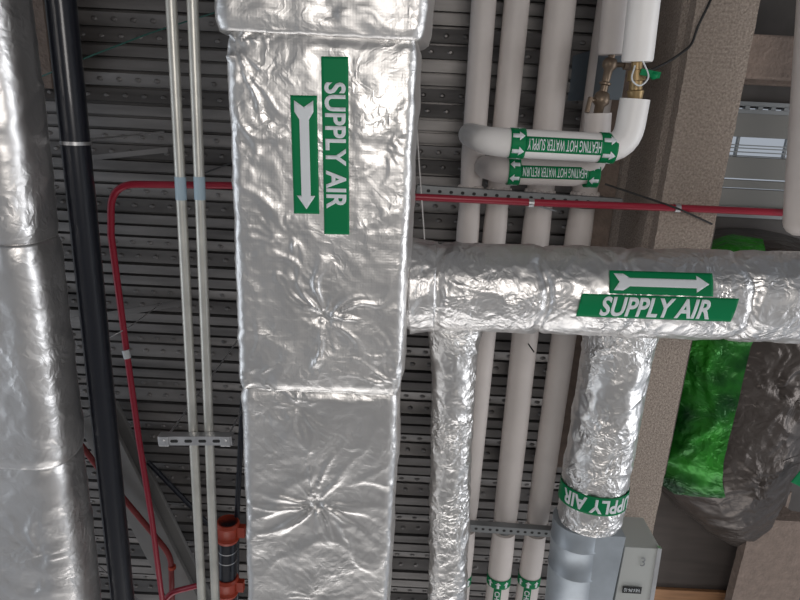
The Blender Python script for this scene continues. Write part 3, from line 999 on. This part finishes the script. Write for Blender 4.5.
# flat straps across the ribs at left
for (pa, pb, wd, lab) in (((42, 163), (168, 150), .028, 'flat grey strap crossing the deck ribs above the red bend'),
                          ((60, 322), (190, 302), .035, 'flat grey strap crossing the deck ribs beside the red pipe')):
    a_, b_ = at(*pa, 3.5), at(*pb, 3.5)
    o = MB().bar(a_, b_, wd, .004).build('steel_strap', DECK)
    tag(o, lab, 'strap')

# ================================================================== BIG DARK DUCT + GREEN PATCH
HX = 3.38; RX = .47
axx = at(693, 345, 2.9).x + .47
ya, yb = at(760, 222, 3.0).y + .12, at(760, 560, 3.1).y
big = thing('wrapped_duct', 'large foil-wrapped duct with painted-in dark reflection at the right behind the round branch duct', 'duct', (axx, ya, 1.5 + HX))
def rbig(f):
    if f < .12: return RX * math.sqrt(max(.03, 1 - ((.12 - f) / .12) ** 2 * .9))
    if f > .62: return RX * (1 - .70 * ((f - .62) / .38) ** 1.2)
    return RX
def bigpath():
    out = []
    for i in range(21):
        f = i / 20
        x = axx + (0 if f < .62 else .34 * ((f - .62) / .38) ** 1.2)
        out.append(Vector((x, ya + (yb - ya) * f, 1.5 + HX)))
    return out
bstars = [(at(778, 388, 2.95), .035, .18, 5, 1.2), (at(762, 490, 2.95), .03, .12, 5, 2.2)]
def bigextra(fl, a, q):
    e = 0
    if q.z < 1.5 + HX:
        for s_ in bstars: e += star(q, *s_)
    return e
foil_tube('foil_wrap', bigpath(), rbig, .016, FOIL_DARK, big, s1=7, s2=24, step=.012, extra=bigextra)
# raised crinkled green patch, mottled by noise, over its left flank (u=down, angle grows towards -X or +X)
frb = frames(resample(bigpath(), .012))
sgn = 1 if frb[0][3].x < 0 else -1
arc = (0.36, 1.22) if sgn > 0 else (-1.22, -.36)
gpatch = foil_tube('green_patch', bigpath()[:15], lambda f: rbig(f * .70) + .032, .026, PATCH_GREEN, big, s1=8, s2=26, step=.010, arc=arc)
tag(gpatch, 'bright green crinkled patch')
cg = at(806, 478, 2.93)
fg = flat_map(cg, (XP + YP * .45).normalized(), (-YP + XP * .45).normalized(), DN)
lg = decal('text_label', rectshape(.17, .10), fg, .03, GREEN, big)
tag(lg, 'green label')
decal('lettering', text2d('S', .045, .06, bold=.022), fg, .032, WHITE, lg)

# ================================================================== WIRES
def wire(name, pts, r, m, lab, cat='wire', rad=.05):
    o = MB().tube(round_path(pts, rad, 6) if len(pts) > 2 else pts, r, 8).build(name, m, smooth=True)
    tag(o, lab, cat)
    return o
wire('bracing_wire', [at(31, 81, 3.0), at(80, 60, 2.75), at(150, 33, 3.0), at(245, 3, 3.3)], .0035, TEAL, 'thin teal wire stretched across the black pipe at upper left')
wire('bracing_wire', [at(88, 348, 2.9), at(128, 328, 3.0), at(162, 303, 3.4)], .003, STEELWIRE, 'thin steel wire crossing the black pipe and red pipe at mid left')
wire('bracing_wire', [at(204, 173, 3.575), at(262, 152, 2.60)], .004, WIRE, 'short dark wire between conduits and wide duct near the red pipe')
wire('electric_cable', [at(722, -30, 2.95), at(711, 0, 2.86), at(697, 28, 2.86), at(692, 45, 2.86), at(672, 60, 2.8), at(650, 71, 2.7), at(642, 70, 2.55)], .0055, WIRE, 'black cable curving down from the brown beam to the brass valve', 'cable', .12)
wire('bracing_wire', [at(605, 184, 3.0), at(677, 208, 2.83), at(712, 224, 2.885)], .0045, WIRE, 'dark thin brace rod crossing the brown beam at the long red pipe')
wire('hanging_string', [at(417, 128, 3.0), at(420, 175, 2.95), at(425, 245, 2.7)], .003, PVC, 'pale thin string hanging just right of the wide duct', 'string')
wire('bracing_wire', [at(520, 332, 3.2), at(534, 352, 3.02)], .0035, WIRE, 'dark wire over the second white pipe below the branch duct')
wire('bracing_wire', [at(531, 204, 2.95), at(556, 211, 3.04)], .004, STRUT, 'short rod from the red pipe clip to the third white pipe')
wire('bracing_wire', [at(90, 558, 2.9), at(135, 598, 2.9), at(150, 612, 2.9)], .003, STEELWIRE, 'thin steel wire behind the black pipe at the bottom left')
